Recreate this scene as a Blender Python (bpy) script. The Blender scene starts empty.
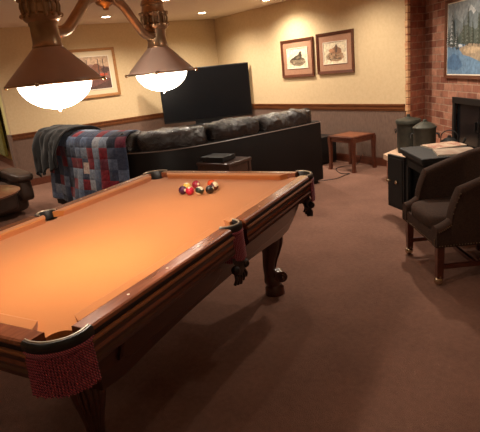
import bpy, bmesh, math, random
from math import sin, cos, pi, radians, sqrt, atan2
from mathutils import Vector, Matrix, noise
random.seed(7)
SC = bpy.context.scene
COL = SC.collection

# ------------------------------------------------------------------ helpers
def link(o):
    COL.objects.link(o); return o

def obj(name, bm, mat, parent=None, smooth=False, kind=None, label=None):
    me = bpy.data.meshes.new(name)
    bmesh.ops.recalc_face_normals(bm, faces=bm.faces)
    bm.to_mesh(me); bm.free()
    if smooth:
        for p in me.polygons: p.use_smooth = True
        try: me.set_sharp_from_angle(angle=radians(45))
        except Exception: pass
    if isinstance(mat, (list, tuple)):
        for m in mat: me.materials.append(m)
    else: me.materials.append(mat)
    o = bpy.data.objects.new(name, me); link(o)
    if parent: o.parent = parent
    if kind: o['kind'] = kind
    if label: o['label'] = label
    return o

def thing(name, label, cat, loc=(0, 0, 0), rz=0, group=None):
    o = bpy.data.objects.new(name, None); link(o)
    o.empty_display_size = .1
    o.location = loc; o.rotation_euler = (0, 0, rz)
    o['label'] = label; o['category'] = cat
    if group: o['group'] = group
    return o

def tag(o, label, cat, group=None, loc=None, rz=None):
    o['label'] = label; o['category'] = cat
    if group: o['group'] = group
    if loc: o.location = loc
    if rz is not None: o.rotation_euler = (0, 0, rz)
    return o

def struct(name, bm, mat, smooth=False):
    return obj(name, bm, mat, None, smooth, 'structure')

def BM(): return bmesh.new()

def box(bm, c, s, bev=0, M=None, seg=2, mi=0):
    r = bmesh.ops.create_cube(bm, size=1)
    vs = r['verts']
    for v in vs: v.co = Vector((v.co.x*s[0], v.co.y*s[1], v.co.z*s[2]))
    if bev > 0:
        es = list({e for v in vs for e in v.link_edges})
        rr = bmesh.ops.bevel(bm, geom=es, offset=bev, segments=seg, affect='EDGES', profile=.5)
        vs = list({v for f in rr['faces'] for v in f.verts} | {v for v in vs if v.is_valid})
    for v in vs:
        p = v.co + Vector(c) if M is None else M @ (v.co + Vector(c))
        v.co = p
    if mi:
        for f in {f for v in vs for f in v.link_faces}: f.material_index = mi
    return vs

def prism(bm, pts, z0, z1, mi=0):
    a = [bm.verts.new((x, y, z0)) for x, y in pts]
    b = [bm.verts.new((x, y, z1)) for x, y in pts]
    n = len(pts)
    fs = [bm.faces.new(a[::-1]), bm.faces.new(b)]
    for i in range(n): fs.append(bm.faces.new((a[i], a[(i+1) % n], b[(i+1) % n], b[i])))
    for f in fs: f.material_index = mi

def loft(bm, rings, cap=True, closed=True, mi=0):
    R = [[bm.verts.new(p) for p in r] for r in rings]
    n = len(R[0])
    for i in range(len(R)-1):
        for j in range(n if closed else n-1):
            k = (j+1) % n
            f = bm.faces.new((R[i][j], R[i][k], R[i+1][k], R[i+1][j])); f.material_index = mi
    if cap and closed:
        f = bm.faces.new(R[0][::-1]); f.material_index = mi
        f = bm.faces.new(R[-1]); f.material_index = mi
    return R

def frames(path):
    P = [Vector(p) for p in path]; out = []
    t0 = (P[1]-P[0]).normalized()
    up = Vector((0, 0, 1)) if abs(t0.z) < .9 else Vector((1, 0, 0))
    u = t0.cross(up).normalized()
    for i, p in enumerate(P):
        t = (P[min(i+1, len(P)-1)]-P[max(i-1, 0)]).normalized()
        u = (u - t*u.dot(t)).normalized()
        out.append((p, t, u, t.cross(u)))
    return out

def tube(bm, path, r, seg=8, mi=0, flat=1.0):
    rings = []
    for i, (p, t, u, v) in enumerate(frames(path)):
        rr = r[i] if isinstance(r, (list, tuple)) else r
        rings.append([p + u*cos(2*pi*k/seg)*rr + v*sin(2*pi*k/seg)*rr*flat for k in range(seg)])
    loft(bm, rings, mi=mi)

def lathe(bm, prof, c=(0, 0, 0), seg=24, mi=0, M=None):
    rings = []
    for r, z in prof:
        ring = [Vector((c[0]+max(r, 1e-4)*cos(2*pi*k/seg), c[1]+max(r, 1e-4)*sin(2*pi*k/seg), c[2]+z)) for k in range(seg)]
        if M is not None: ring = [M @ v for v in ring]
        rings.append(ring)
    loft(bm, rings, mi=mi)

def ball(bm, c, r, seg=16, sc=(1, 1, 1), mi=0):
    rr = bmesh.ops.create_uvsphere(bm, u_segments=seg, v_segments=max(6, seg//2), radius=r)
    for v in rr['verts']: v.co = Vector((v.co.x*sc[0]+c[0], v.co.y*sc[1]+c[1], v.co.z*sc[2]+c[2]))
    if mi:
        for f in {f for v in rr['verts'] for f in v.link_faces}: f.material_index = mi

def catmull(pts, n=8):
    P = [Vector(p) for p in pts]; P = [P[0]*2-P[1]] + P + [P[-1]*2-P[-2]]
    out = []
    for i in range(1, len(P)-2):
        for k in range(n):
            t = k/n
            a, b, c_, d = P[i-1], P[i], P[i+1], P[i+2]
            out.append(.5*((2*b)+(c_-a)*t+(2*a-5*b+4*c_-d)*t*t+(3*b-a-3*c_+d)*t**3))
    out.append(P[-2]); return out

# ------------------------------------------------------------------ materials
def s2l(c):
    return tuple(((x/255)/12.92 if x/255 <= .04045 else ((x/255+.055)/1.055)**2.4) for x in c) + (1,)

class Mat:
    def __init__(s, name, col=(128, 128, 128), rough=.6, metal=0, spec=.5, coat=0, sheen=0):
        s.m = bpy.data.materials.new(name); s.m.use_nodes = True
        s.nt = s.m.node_tree; s.b = s.nt.nodes['Principled BSDF']
        s.b.inputs['Base Color'].default_value = s2l(col)
        s.b.inputs['Roughness'].default_value = rough
        s.b.inputs['Metallic'].default_value = metal
        s.b.inputs['Specular IOR Level'].default_value = spec
        s.b.inputs['Coat Weight'].default_value = coat
        s.b.inputs['Coat Roughness'].default_value = .15
        s.b.inputs['Sheen Weight'].default_value = sheen
        s.tc = s.nt.nodes.new('ShaderNodeTexCoord')
    def n(s, t, **kw):
        nd = s.nt.nodes.new('ShaderNode'+t)
        for k, v in kw.items():
            if hasattr(nd, k): setattr(nd, k, v)
        return nd
    def l(s, a, b): s.nt.links.new(a, b)
    def coords(s, scale=(1, 1, 1), which='Object', rot=(0, 0, 0)):
        mp = s.n('Mapping'); mp.inputs['Scale'].default_value = scale; mp.inputs['Rotation'].default_value = rot
        s.l(s.tc.outputs[which], mp.inputs['Vector']); return mp.outputs['Vector']
    def noise(s, vec, scale=5, detail=4, rough=.55, dist=0):
        nd = s.n('TexNoise'); nd.inputs['Scale'].default_value = scale; nd.inputs['Detail'].default_value = detail
        nd.inputs['Roughness'].default_value = rough; nd.inputs['Distortion'].default_value = dist
        s.l(vec, nd.inputs['Vector']); return nd.outputs['Fac']
    def ramp(s, fac, stops, const=False):
        r = s.n('ValToRGB'); e = r.color_ramp.elements
        while len(e) < len(stops): e.new(.5)
        for i, (p, c) in enumerate(stops): e[i].position = p; e[i].color = s2l(c)
        if const: r.color_ramp.interpolation = 'CONSTANT'
        s.l(fac, r.inputs['Fac']); return r.outputs['Color']
    def color(s, c): s.l(c, s.b.inputs['Base Color']); return s
    def bump(s, h, strength=.3, dist=.01):
        b = s.n('Bump'); b.inputs['Strength'].default_value = strength; b.inputs['Distance'].default_value = dist
        s.l(h, b.inputs['Height']); s.l(b.outputs['Normal'], s.b.inputs['Normal']); return s

def noisy(name, c1, c2, scale=5, rough=.6, bump=0, bscale=None, bdist=.005, stretch=(1, 1, 1), **kw):
    m = Mat(name, c1, rough, **kw); v = m.coords(stretch)
    f = m.noise(v, scale); m.color(m.ramp(f, [(.3, c1), (.7, c2)]))
    if bump: m.bump(m.noise(v, bscale or scale*3, 3), bump, bdist)
    return m.m

def emis(name, col, strength):
    m = Mat(name, col); m.b.inputs['Emission Color'].default_value = s2l(col); m.b.inputs['Emission Strength'].default_value = strength
    return m.m

def wood(name, dark, light, rough=.3, coat=.3, stretch=(2, 18, 18), scale=1.6):
    m = Mat(name, dark, rough, coat=coat); v = m.coords(stretch)
    f = m.noise(v, scale, 5, .6, .6); m.color(m.ramp(f, [(.3, dark), (.7, light)])); m.bump(f, .08, .002)
    return m.m

M_wall = noisy('painted_wall', (214, 188, 146), (222, 197, 156), 30, .85, .25, 90, .002)
M_hall = noisy('hall_wall_paint', (214, 200, 134), (222, 208, 145), 20, .85, .2, 90, .002)
M_ceil = noisy('ceiling_paint', (236, 222, 200), (242, 230, 210), 40, .9, .4, 60, .004)
M_wains = noisy('wainscot_fabric', (104, 82, 70), (124, 98, 84), 60, .85, .25, 200, .002, stretch=(1, 1, .3))
M_railw = wood('chair_rail_wood', (96, 52, 26), (128, 76, 40), .4)
M_basew = wood('baseboard_wood', (84, 40, 26), (104, 54, 34), .45)

mc = Mat('carpet', (120, 84, 66), .95, spec=.1)
v = mc.coords(); f1 = mc.noise(v, 2.2, 3); f2 = mc.noise(v, 240, 2); f3 = mc.noise(v, 32, 4, .7)
mx = mc.n('Mix', data_type='FLOAT'); mx.inputs[0].default_value = .5; mc.l(f1, mx.inputs[2]); mc.l(f3, mx.inputs[3])
mx2 = mc.n('Mix', data_type='FLOAT'); mx2.inputs[0].default_value = .35; mc.l(mx.outputs[0], mx2.inputs[2]); mc.l(f2, mx2.inputs[3])
mc.color(mc.ramp(mx2.outputs[0], [(.35, (112, 82, 70)), (.65, (146, 108, 92))])); mc.bump(f2, .8, .006)
M_carpet = mc.m

def brickmat(name, bc1, bc2, mortar, bw=.215, rh=.085, axis='xz'):
    m = Mat(name, bc1, .85, spec=.2)
    sp = m.n('SeparateXYZ'); m.l(m.tc.outputs['Object'], sp.inputs[0]); cb = m.n('CombineXYZ')
    m.l(sp.outputs['X' if axis[0] == 'x' else 'Y'], cb.inputs[0]); m.l(sp.outputs['Z' if axis[1] == 'z' else 'Y'], cb.inputs[1])
    b = m.n('TexBrick'); b.inputs['Scale'].default_value = 1; b.inputs['Brick Width'].default_value = bw; b.inputs['Row Height'].default_value = rh
    b.inputs['Mortar Size'].default_value = .006; b.inputs['Mortar Smooth'].default_value = .3; b.inputs['Bias'].default_value = -.1
    b.inputs['Color1'].default_value = s2l(bc1); b.inputs['Color2'].default_value = s2l(bc2); b.inputs['Mortar'].default_value = s2l(mortar)
    m.l(cb.outputs[0], b.inputs['Vector'])
    nf = m.noise(m.coords(), 9, 5, .7); rp = m.ramp(nf, [(.3, (150, 140, 135)), (.75, (255, 235, 225))])
    mm = m.n('MixRGB', blend_type='MULTIPLY'); mm.inputs[0].default_value = .8
    m.l(b.outputs['Color'], mm.inputs[1]); m.l(rp, mm.inputs[2]); m.color(mm.outputs[0])
    inv = m.n('Math', operation='SUBTRACT'); inv.inputs[0].default_value = 1; m.l(b.outputs['Fac'], inv.inputs[1])
    m.bump(inv.outputs[0], .8, .006)
    return m.m
M_brick = brickmat('red_brick', (150, 98, 82), (214, 164, 140), (196, 170, 150))
M_brick_side = brickmat('shaded_red_brick', (150, 90, 72), (180, 118, 94), (170, 134, 112), axis='yz')  # darker copy of the red brick, the return's shade put into its colour
M_stone = noisy('hearth_stone', (196, 160, 132), (214, 182, 154), 14, .8, .4, 40)

m = Mat('orange_felt', (226, 132, 64), .92, spec=.15, sheen=.25)
v = m.coords(); m.color(m.ramp(m.noise(v, 3, 4), [(.3, (188, 116, 56)), (.7, (193, 120, 60))])); m.bump(m.noise(v, 500, 2), .3, .001)
M_felt = m.m
M_railwood = wood('table_rail_wood', (112, 58, 36), (156, 90, 60), .24, .5, (18, 2, 18))
M_body = wood('table_body_wood', (62, 29, 20), (80, 39, 26), .28, .4, (6, 2, 6))
M_gold = wood('table_beading', (140, 84, 50), (164, 102, 62), .3, .4, (18, 2, 18))
M_groove = Mat('dark_groove', (30, 12, 8), .5).m
M_blackleather = noisy('black_pocket_leather', (26, 22, 20), (44, 36, 32), 60, .38, .2, 200, .001)
M_rim_highlight = Mat('rim_highlight', (190, 176, 156), .3, metal=.5).m
mf = Mat('maroon_cord', (120, 34, 44), .6, sheen=.3)
w = mf.n('TexWave'); w.wave_type = 'BANDS'; w.bands_direction = 'DIAGONAL'; w.inputs['Scale'].default_value = 60; w.inputs['Distortion'].default_value = 1
mf.l(mf.coords(), w.inputs['Vector']); mf.color(mf.ramp(w.outputs['Fac'], [(.2, (84, 16, 32)), (.75, (196, 84, 100))])); M_cord = mf.m  # pale pink bands put the twisted strands' highlights into the colour
M_pearl = Mat('sight_inlay', (225, 205, 175), .3).m

def leather(name, c1, c2, rough=.36, wr=.5, sc=9, spec=.5):
    m = Mat(name, c1, rough, spec=spec); v = m.coords()
    f = m.noise(v, sc, 5, .6, .8); m.color(m.ramp(m.noise(v, 4, 4), [(.3, c1), (.7, c2)])); m.bump(f, wr, .02)
    return m.m
M_sofa = leather('dark_sofa_leather', (15, 10, 9), (21, 14, 12), .5, .15, 6, .22)
M_sofac = leather('wrinkled_cushion_leather', (27, 21, 19), (38, 30, 27), .27, 1.0, 16, .5)
M_reclin = leather('brown_recliner_leather', (66, 50, 43), (84, 65, 55), .45, .4, 8)
M_seam_glint = Mat('seam_glint', (120, 104, 96), .35).m  # pale colour stands in for the glint along the sofa seam
M_black = Mat('black_metal', (22, 20, 20), .45, spec=.4).m
M_iron = noisy('cast_iron', (16, 14, 13), (23, 20, 18), 40, .7, .3, 120, .002)
M_screen = Mat('tv_screen', (14, 15, 18), .22, spec=.5).m
M_tvb = Mat('tv_bezel', (16, 16, 17), .35).m
M_brass = noisy('aged_brass', (160, 134, 108), (200, 172, 140), 12, .32, .1, 60, .001, metal=.9)
M_shade = noisy('brown_enamel_shade', (178, 152, 138), (190, 162, 148), 8, .35, metal=.1)
M_chrome = Mat('polished_metal', (210, 195, 170), .15, metal=1).m
M_bulb = emis('lit_glass_bowl', (255, 242, 224), 4)
M_can = emis('lit_can_bulb', (255, 236, 200), 30)
M_cant = Mat('white_trim', (225, 215, 200), .5).m
M_chairfab = noisy('taupe_chair_fabric', (52, 36, 28), (68, 48, 38), 90, .9, .4, 260, .002, spec=.2)
M_chairwood = wood('chair_leg_wood', (66, 28, 18), (92, 42, 26), .35)
M_stoolwood = wood('cherry_stool_wood', (72, 34, 24), (98, 50, 32), .32)
M_stooltop = wood('stool_inlay_wood', (130, 76, 50), (150, 92, 62), .3)
M_roundwood = wood('round_table_wood', (112, 70, 48), (148, 98, 68), .28, .5, (3, 16, 16))
M_endwood = wood('end_table_wood', (50, 32, 26), (66, 44, 35), .35)
M_can2 = noisy('green_grey_tin', (36, 37, 32), (52, 51, 43), 16, .65, .2, 40, .003, metal=.1)
M_can2d = noisy('green_grey_tin_lid', (52, 52, 45), (70, 68, 58), 16, .5, metal=.3)
M_frame = wood('dark_picture_frame', (74, 36, 22), (98, 52, 32), .35)
M_goldframe = wood('gold_picture_frame', (158, 108, 62), (186, 134, 82), .35)
M_mat = noisy('rose_mat_board', (160, 116, 90), (174, 130, 102), 60, .9)
M_creammat = Mat('cream_mat_board', (226, 206, 172), .9).m
M_white = Mat('white_lip', (238, 226, 206), .7).m
M_paper = Mat('print_paper', (226, 210, 180), .9).m
M_tassel = noisy('dark_leather_tassel', (34, 24, 22), (56, 36, 32), 30, .45)

# ------------------------------------------------------------------ geometry of the place (metres, z up)
CORN = (-6.67, 5.65); H = 2.46
FD = Vector((.863, -.505, 0)); FN = Vector((.505, .863, 0))   # fireplace wall: along / into the wall
FO = Vector((-2.2, 5.97, 0)); FANG = atan2(FD.y, FD.x)

# floor / ceiling
bm = BM(); box(bm, (-3.5, 1.2, -.05), (17, 10.4, .1)); struct('floor', bm, M_carpet)
bm = BM(); box(bm, (-3.5, 1.2, H+.05), (17, 10.4, .1)); struct('ceiling', bm, M_ceil)

def panelled_wall(name, p0, p1, side, zw=.80, wall=M_wall, low=M_wains):
    """wall slab between two floor points, its thickness away from the room (side = unit normal)"""
    p0 = Vector((*p0, 0)); p1 = Vector((*p1, 0)); n = Vector((*side, 0)); t = .15
    bm = BM()
    prism(bm, [(p0.x, p0.y), (p1.x, p1.y), ((p1+n*t).x, (p1+n*t).y), ((p0+n*t).x, (p0+n*t).y)], zw, H)
    struct(name, bm, wall)
    return p0, p1, n
def wainscot(i, p0, p1, side, end=0):
    p0 = Vector((*p0, 0)); p1 = Vector((*p1, 0)); n = Vector((*side, 0))
    def quad(off, z0, z1, bm, t=.15):
        a, b, c, d = p0-n*off, p1-n*off, p1+n*t, p0+n*t
        prism(bm, [(q.x, q.y) for q in (a, b, c, d)], z0, z1)
    bm = BM(); quad(.004, .11, .80, bm); struct('wall_%s_wainscot' % i, bm, M_wains)
    bm = BM(); quad(.022, .795, .855, bm, .01); quad(.034, .845, .865, bm, .01); quad(.014, .775, .80, bm, .01); struct('trim_rail_%s' % i, bm, M_railw)
    bm = BM(); quad(.018, 0, .10, bm); quad(.012, .10, .115, bm); struct('baseboard_%s' % i, bm, M_basew)

panelled_wall('wall_back', CORN, (-2.262, 5.65), (0, 1), .80); wainscot('back', CORN, (-2.27, 5.65), (0, 1))
panelled_wall('wall_left', (-6.67, 1.62), CORN, (-1, 0), .80); wainscot('left', (-6.67, 1.62), CORN, (-1, 0))
# vertical paneling edge casing at the opening
bm = BM(); box(bm, (-6.745, 1.60, .43), (.19, .04, .86)); struct('trim_1', bm, M_wains)
# hall beyond the opening
bm = BM(); prism(bm, [(-12, 2.0), (-6.83, 2.0), (-6.83, 2.15), (-12, 2.15)], 0, H); struct('wall_hall', bm, M_hall)
bm = BM(); box(bm, (-9.4, 1.99, .07), (5.1, .025, .14)); struct('baseboard_hall', bm, M_basew)
bm = BM(); box(bm, (-12.05, -.9, H/2), (.1, 6.2, H)); struct('wall_far_left', bm, M_hall)
bm = BM(); box(bm, (-3.5, -4.05, H/2), (17, .1, H)); struct('wall_front', bm, M_wall)
bm = BM(); box(bm, (5.05, 1.2, H/2), (.1, 10.4, H)); struct('wall_right', bm, M_wall)

# ---------- brick fireplace wall (its own frame: x along, y into the wall)
def fobj(o):
    o.location = FO; o.rotation_euler = (0, 0, FANG); return o
L_F, FX0, FX1, FZ0, FZ1 = 4.1, .81, 1.86, .35, .935
bm = BM()
box(bm, (FX0/2, .15, H/2), (FX0, .3, H)); box(bm, ((FX1+L_F)/2, .15, H/2), (L_F-FX1, .3, H))
box(bm, ((FX0+FX1)/2, .15, (FZ1+H)/2), (FX1-FX0, .3, H-FZ1)); box(bm, ((FX0+FX1)/2, .15, FZ0/2), (FX1-FX0, .3, FZ0))
fobj(struct('wall_fireplace', bm, M_brick))
e = FO + FD*L_F
bm = BM(); prism(bm, [(e.x-.02, e.y), (5.0, e.y), (5.0, e.y+.15), (e.x-.02, e.y+.15)], 0, H); struct('wall_back_right', bm, M_wall)
# brick return beside the plaster wall
bm = BM(); box(bm, (-2.231, 5.87, H/2), (.06, .44, H)); struct('wall_brick_return', bm, M_brick_side)
# toothed brick edge: alternate long and short ends lapped onto the plaster
bm = BM(); z = .0; k = 0
while z < H-.09:
    wd = .034 if k % 3 else .046
    box(bm, (-2.2-wd/2+.001, 5.64, z+.041), (wd, .055, .078), .006); z += .086; k += 1
mt = Mat('tan_edge_brick', (200, 148, 104), .85); mt.color(mt.ramp(mt.noise(mt.coords((1, 1, 11)), 1.3, 2), [(.3, (186, 118, 82)), (.7, (224, 184, 136))]))
struct('trim_brick_edge', bm, mt.m)

# firebox: black metal surround, glass doors, dark interior
fb = thing('fireplace_insert', 'black metal fireplace firebox set into the brick wall above the hearth', 'fireplace')
fobj(fb)
bm = BM(); box(bm, ((FX0+FX1)/2, .29, .64), (FX1-FX0-.004, .02, .56)); box(bm, (FX0+.012, .17, .64), (.02, .28, .58)); box(bm, (FX1-.012, .17, .64), (.02, .28, .58)); box(bm, ((FX0+FX1)/2, .17, FZ1-.012), (FX1-FX0-.004, .28, .02)); box(bm, ((FX0+FX1)/2, .17, FZ0+.02), (FX1-FX0, .28, .02))
obj('firebox', bm, M_iron, fb)
bm = BM()
for (cx, cz, sx, sz) in (((FX0+FX1)/2, FZ1-.01, FX1-FX0+.03, .07), ((FX0+FX1)/2, FZ0+.04, FX1-FX0+.03, .06), (FX0+.02, .64, .05, .58), (FX1-.02, .64, .05, .58)):
    box(bm, (cx, -.016, cz), (sx, .028, sz), .004)
obj('surround', bm, M_black, fb)
for x0, x1 in ((FX0+.045, 1.33), (1.34, FX1-.045)):
    bm = BM(); box(bm, ((x0+x1)/2, .012, .64), (x1-x0, .008, .5)); dd = obj('glass_door', bm, M_screen, fb)
    bm = BM(); box(bm, (x1-.03 if x0 < 1 else x0+.03, -.01, .66), (.012, .03, .1), .004); obj('door_handle', bm, M_black, dd)

# hearth
A_ = Vector((-2.03, 4.92, 0)); B_ = A_+FD*3.0; C_ = B_+FN*.82
def inset(pts): return [(p.x, p.y) for p in pts]
h = thing('brick_hearth', 'raised brick hearth with pale stone cap under the fireplace', 'hearth')
bm = BM(); prism(bm, inset([A_+FD*.03+FN*.03, B_+FN*.03, C_, FO+FN*-.001, Vector((-2.17, 5.63, 0))]), 0, .29)
obj('base', bm, M_brick, h)
bm = BM(); prism(bm, inset([A_, B_, C_, FO-FN*.001, Vector((-2.195, 5.60, 0))]), .29, .35); obj('stone_cap', bm, M_stone, h)

# winter landscape over the fireplace
def painted(name, w, h, layers, parent, y=-.012):
    """flat painted picture: layers of (points 0..1, colour) laid one over the other"""
    mats = {}; me_m = []
    bm = BM()
    for i, (pts, c) in enumerate(layers):
        if c not in mats:
            mats[c] = len(me_m); me_m.append(noisy(name+'_paint_%d_%d_%d' % c, tuple(max(0, int(q*.86)) for q in c), tuple(min(255, int(q*1.12)) for q in c), 26, .5, .3, 70, .001))
        f = bm.faces.new([bm.verts.new(((px-.5)*w, y-.00012*i, (pz-.5)*h)) for px, pz in pts]); f.material_index = mats[c]
    me = bpy.data.meshes.new(name); bm.to_mesh(me); bm.free()
    for m in me_m: me.materials.append(m)
    o = bpy.data.objects.new(name, me); link(o); o.parent = parent; return o
def blob(cx, cy, rx, ry, seed=0, n=22, j=.25):
    r = random.Random(seed); return [(cx+rx*cos(2*pi*k/n)*(1+r.uniform(-j, j)), cy+ry*sin(2*pi*k/n)*(1+r.uniform(-j, j))) for k in range(n)]
def fir(cx, base, h, w, seed=0, dark=(74, 84, 84), snow=(176, 182, 186)):
    r = random.Random(seed); L = []
    L.append(([(cx-.006, base-.03), (cx+.006, base-.03), (cx+.004, base+h*.9), (cx-.004, base+h*.9)], (58, 46, 38)))
    for k in range(8):
        t = k/8; zc = base+h*t; ww = w*(1-t)*(1+r.uniform(-.15, .15)); hh = h*.24
        L.append(([(cx-ww, zc), (cx-ww*.4, zc+hh*.2), (cx, zc-.01), (cx+ww*.5, zc+hh*.15), (cx+ww, zc-.01), (cx+ww*.2, zc+hh), (cx-ww*.2, zc+hh)], dark))
        L.append(([(cx-ww*.9, zc+.012), (cx-ww*.3, zc+hh*.35), (cx+ww*.1, zc+hh*.3), (cx+ww*.05, zc+hh*.8), (cx-ww*.25, zc+hh*.75)], snow))
    return L
def winter():
    L = [([(0, 0), (1, 0), (1, 1), (0, 1)], (140, 150, 156))]
    L.append(([(0, .62), (.15, .80), (.28, .70), (.42, .93), (.6, .74), (.8, .98), (1, .8), (1, .3), (0, .3)], (112, 124, 128)))
    L.append(([(.36, .84), (.42, .93), (.5, .84), (.46, .80), (.42, .86)], (186, 192, 194)))
    L.append(([(0, .50), (.1, .58), (.2, .52), (.33, .68), (.5, .60), (.7, .72), (1, .66), (1, .2), (0, .2)], (84, 94, 88)))
    L.append(([(0, 0), (1, 0), (1, .22), (.6, .26), (.3, .42), (.12, .44), (0, .46)], (104, 136, 166)))
    L.append(([(.0, .22), (.12, .30), (.22, .26), (.3, .12), (.2, .05), (.0, .08)], (78, 112, 148)))
    L.append(([(.22, .36), (.4, .42), (.62, .40), (1, .46), (1, .18), (.62, .16), (.42, .24), (.3, .27)], (160, 142, 120)))
    L.append(([(.30, .34), (.46, .38), (.6, .35), (.52, .29), (.36, .28)], (182, 160, 132)))
    L.append((blob(.10, .42, .12, .035, 2), (188, 194, 198)))
    L.append((blob(.22, .40, .07, .02, 3), (196, 200, 204)))
    for a in ((.30, .42, .36, .04, 5), (.38, .42, .44, .05, 6), (.46, .42, .30, .04, 7), (.56, .40, .42, .05, 8), (.66, .42, .5, .06, 9), (.8, .4, .5, .06, 10), (.92, .38, .42, .05, 11)): L += fir(*a, dark=(66, 74, 66), snow=(104, 112, 104))
    L += fir(.115, .40, .46, .075, 1) + fir(.20, .38, .24, .04, 4) + fir(.045, .42, .24, .04, 12)
    return L
def autumn():
    L = [([(0, 0), (1, 0), (1, 1), (0, 1)], (196, 164, 134))]
    L.append(([(0, .6), (.2, .74), (.45, .62), (.7, .78), (1, .66), (1, .2), (0, .2)], (140, 104, 92)))
    L.append(([(0, 0), (1, 0), (1, .3), (.5, .38), (0, .34)], (92, 66, 60)))
    for k, (x, y, r) in enumerate(((.1, .5, .13), (.28, .55, .14), (.45, .58, .12), (.62, .6, .13), (.8, .62, .14), (.93, .56, .1))):
        L.append((blob(x, y, r*.6, r, k+20, 20, .3), ((108, 70, 58), (126, 82, 62), (86, 62, 58))[k % 3]))
    for k, (x, y, r) in enumerate(((.55, .42, .09), (.72, .40, .12), (.88, .44, .08), (.4, .40, .06))):
        L.append((blob(x, y, r, r*.55, k+40, 20, .3), ((186, 82, 56), (200, 104, 70))[k % 2]))
    L.append(([(.35, .1), (.6, .3), (.95, .34), (.98, .24), (.7, .08)], (116, 76, 70)))
    for x in (.64, .82, .9): L.append(([(x, .4), (x+.012, .4), (x+.018, .92), (x+.006, .92)], (66, 48, 46)))
    return L
def engraving(kind):
    g = (140, 122, 98) if kind == 'bird' else (176, 142, 110); d = (92, 80, 64) if kind == 'bird' else (128, 96, 72)
    L = [([(0, 0), (1, 0), (1, 1), (0, 1)], (226, 210, 180))]
    L.append((blob(.5, .34, .38, .24, 3, 30, .12), g))
    r = random.Random(5 if kind == 'bird' else 9)
    for k in range(26):
        x = .5+r.uniform(-.33, .33); y = .34+r.uniform(-.18, .2)*(1-abs(x-.5)); L.append((blob(x, y, .03+r.random()*.04, .015+r.random()*.03, k, 9, .4), (d, (178, 160, 132), (112, 98, 78))[k % 3]))
    if kind == 'bird':   # a ground bird on a mound, tail to the left
        L.append(([(.12, .42), (.32, .55), (.42, .62), (.56, .66), (.60, .78), (.66, .84), (.72, .80), (.70, .72), (.74, .60), (.68, .48), (.55, .42), (.38, .42), (.28, .44)], (78, 68, 56)))
        L.append(([(.4, .5), (.56, .6), (.64, .54), (.52, .45)], (120, 104, 82)))
    else:                # a low hut and tree on a rise
        L.append(([(.32, .5), (.34, .66), (.48, .76), (.58, .88), (.64, .76), (.78, .66), (.80, .5), (.6, .42)], (150, 112, 84)))
        L.append(([(.52, .5), (.54, .84), (.57, .9), (.6, .84), (.62, .5)], (96, 74, 60)))
        L.append((blob(.36, .6, .12, .09, 6, 14, .3), (190, 140, 104)))
    return L
def framebars(bm, w, h, b, y0, y1, bev=.004, ch=0):
    # four mitred bars, picture-frame style
    for s in (0, 1, 2, 3):
        W, Hh = (w, h) if s % 2 == 0 else (h, w)
        o = [(-W/2, Hh/2), (W/2, Hh/2), (W/2-b, Hh/2-b), (-W/2+b, Hh/2-b)]
        def R(p):
            x, z = p
            for _ in range(s): x, z = -z, x
            return x, z
        pts = [R(p) for p in o]
        a = [bm.verts.new((x, y0, z)) for x, z in pts]; c_ = [bm.verts.new((x, y1+(ch if k > 1 else 0), z)) for k, (x, z) in enumerate(pts)]
        bm.faces.new(a); bm.faces.new(c_[::-1])
        for i in range(4): bm.faces.new((a[i], a[(i+1) % 4], c_[(i+1) % 4], c_[i]))

def picture(name, label, loc, rz, w, h, fw, mats, matw, art, lip=0, group=None):
    t = thing(name, label, 'picture', loc, rz, group)
    bm = BM(); framebars(bm, w, h, fw, 0, -.028, ch=.008); obj('frame', bm, mats[0], t)
    bm = BM(); box(bm, (0, -.006, 0), (w-fw*2+.004, .008, h-fw*2+.004)); obj('mat_board', bm, mats[1], t)
    iw, ih = w-2*fw-2*matw, h-2*fw-2*matw
    if lip:
        bm = BM(); framebars(bm, iw+2*lip, ih+2*lip, lip, -.010, -.018); obj('inner_lip', bm, M_white, t)
    painted('print', iw, ih, art, t, -.0105)
    return t
mv = FO + FD*1.235 - FN*.002
picture('landscape_painting', 'large dark framed winter landscape painting hanging on the brick wall', (mv.x, mv.y, 1.60), FANG, 1.31, .86, .035, (M_frame, M_white), .012, winter())
picture('framed_print', 'dark framed bird print with rose mat, left of the pair on the back wall', (-4.315, 5.648, 1.58), 0, .76, .58, .04, (M_frame, M_mat), .10, engraving('bird'), .008, None)
picture('framed_print', 'dark framed hunting print with rose mat, right of the pair beside the brick', (-3.485, 5.648, 1.60), 0, .74, .58, .04, (M_frame, M_mat), .10, engraving('field'), .008, None)
picture('framed_painting', 'gold framed autumn landscape with wide cream mat on the left wall', (-6.668, 2.86, 1.68), pi/2, 1.36, .80, .045, (M_goldframe, M_creammat), .09, autumn(), .012)

# ------------------------------------------------------------------ pool table
TA = radians(28); TC = Vector((-.55, 1.03, 0)); HL = 1.167; HW = .69
pt = thing('pool_table', 'carved wooden pool table with orange felt and fringed leather pockets', 'pool table', TC, TA)
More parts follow.
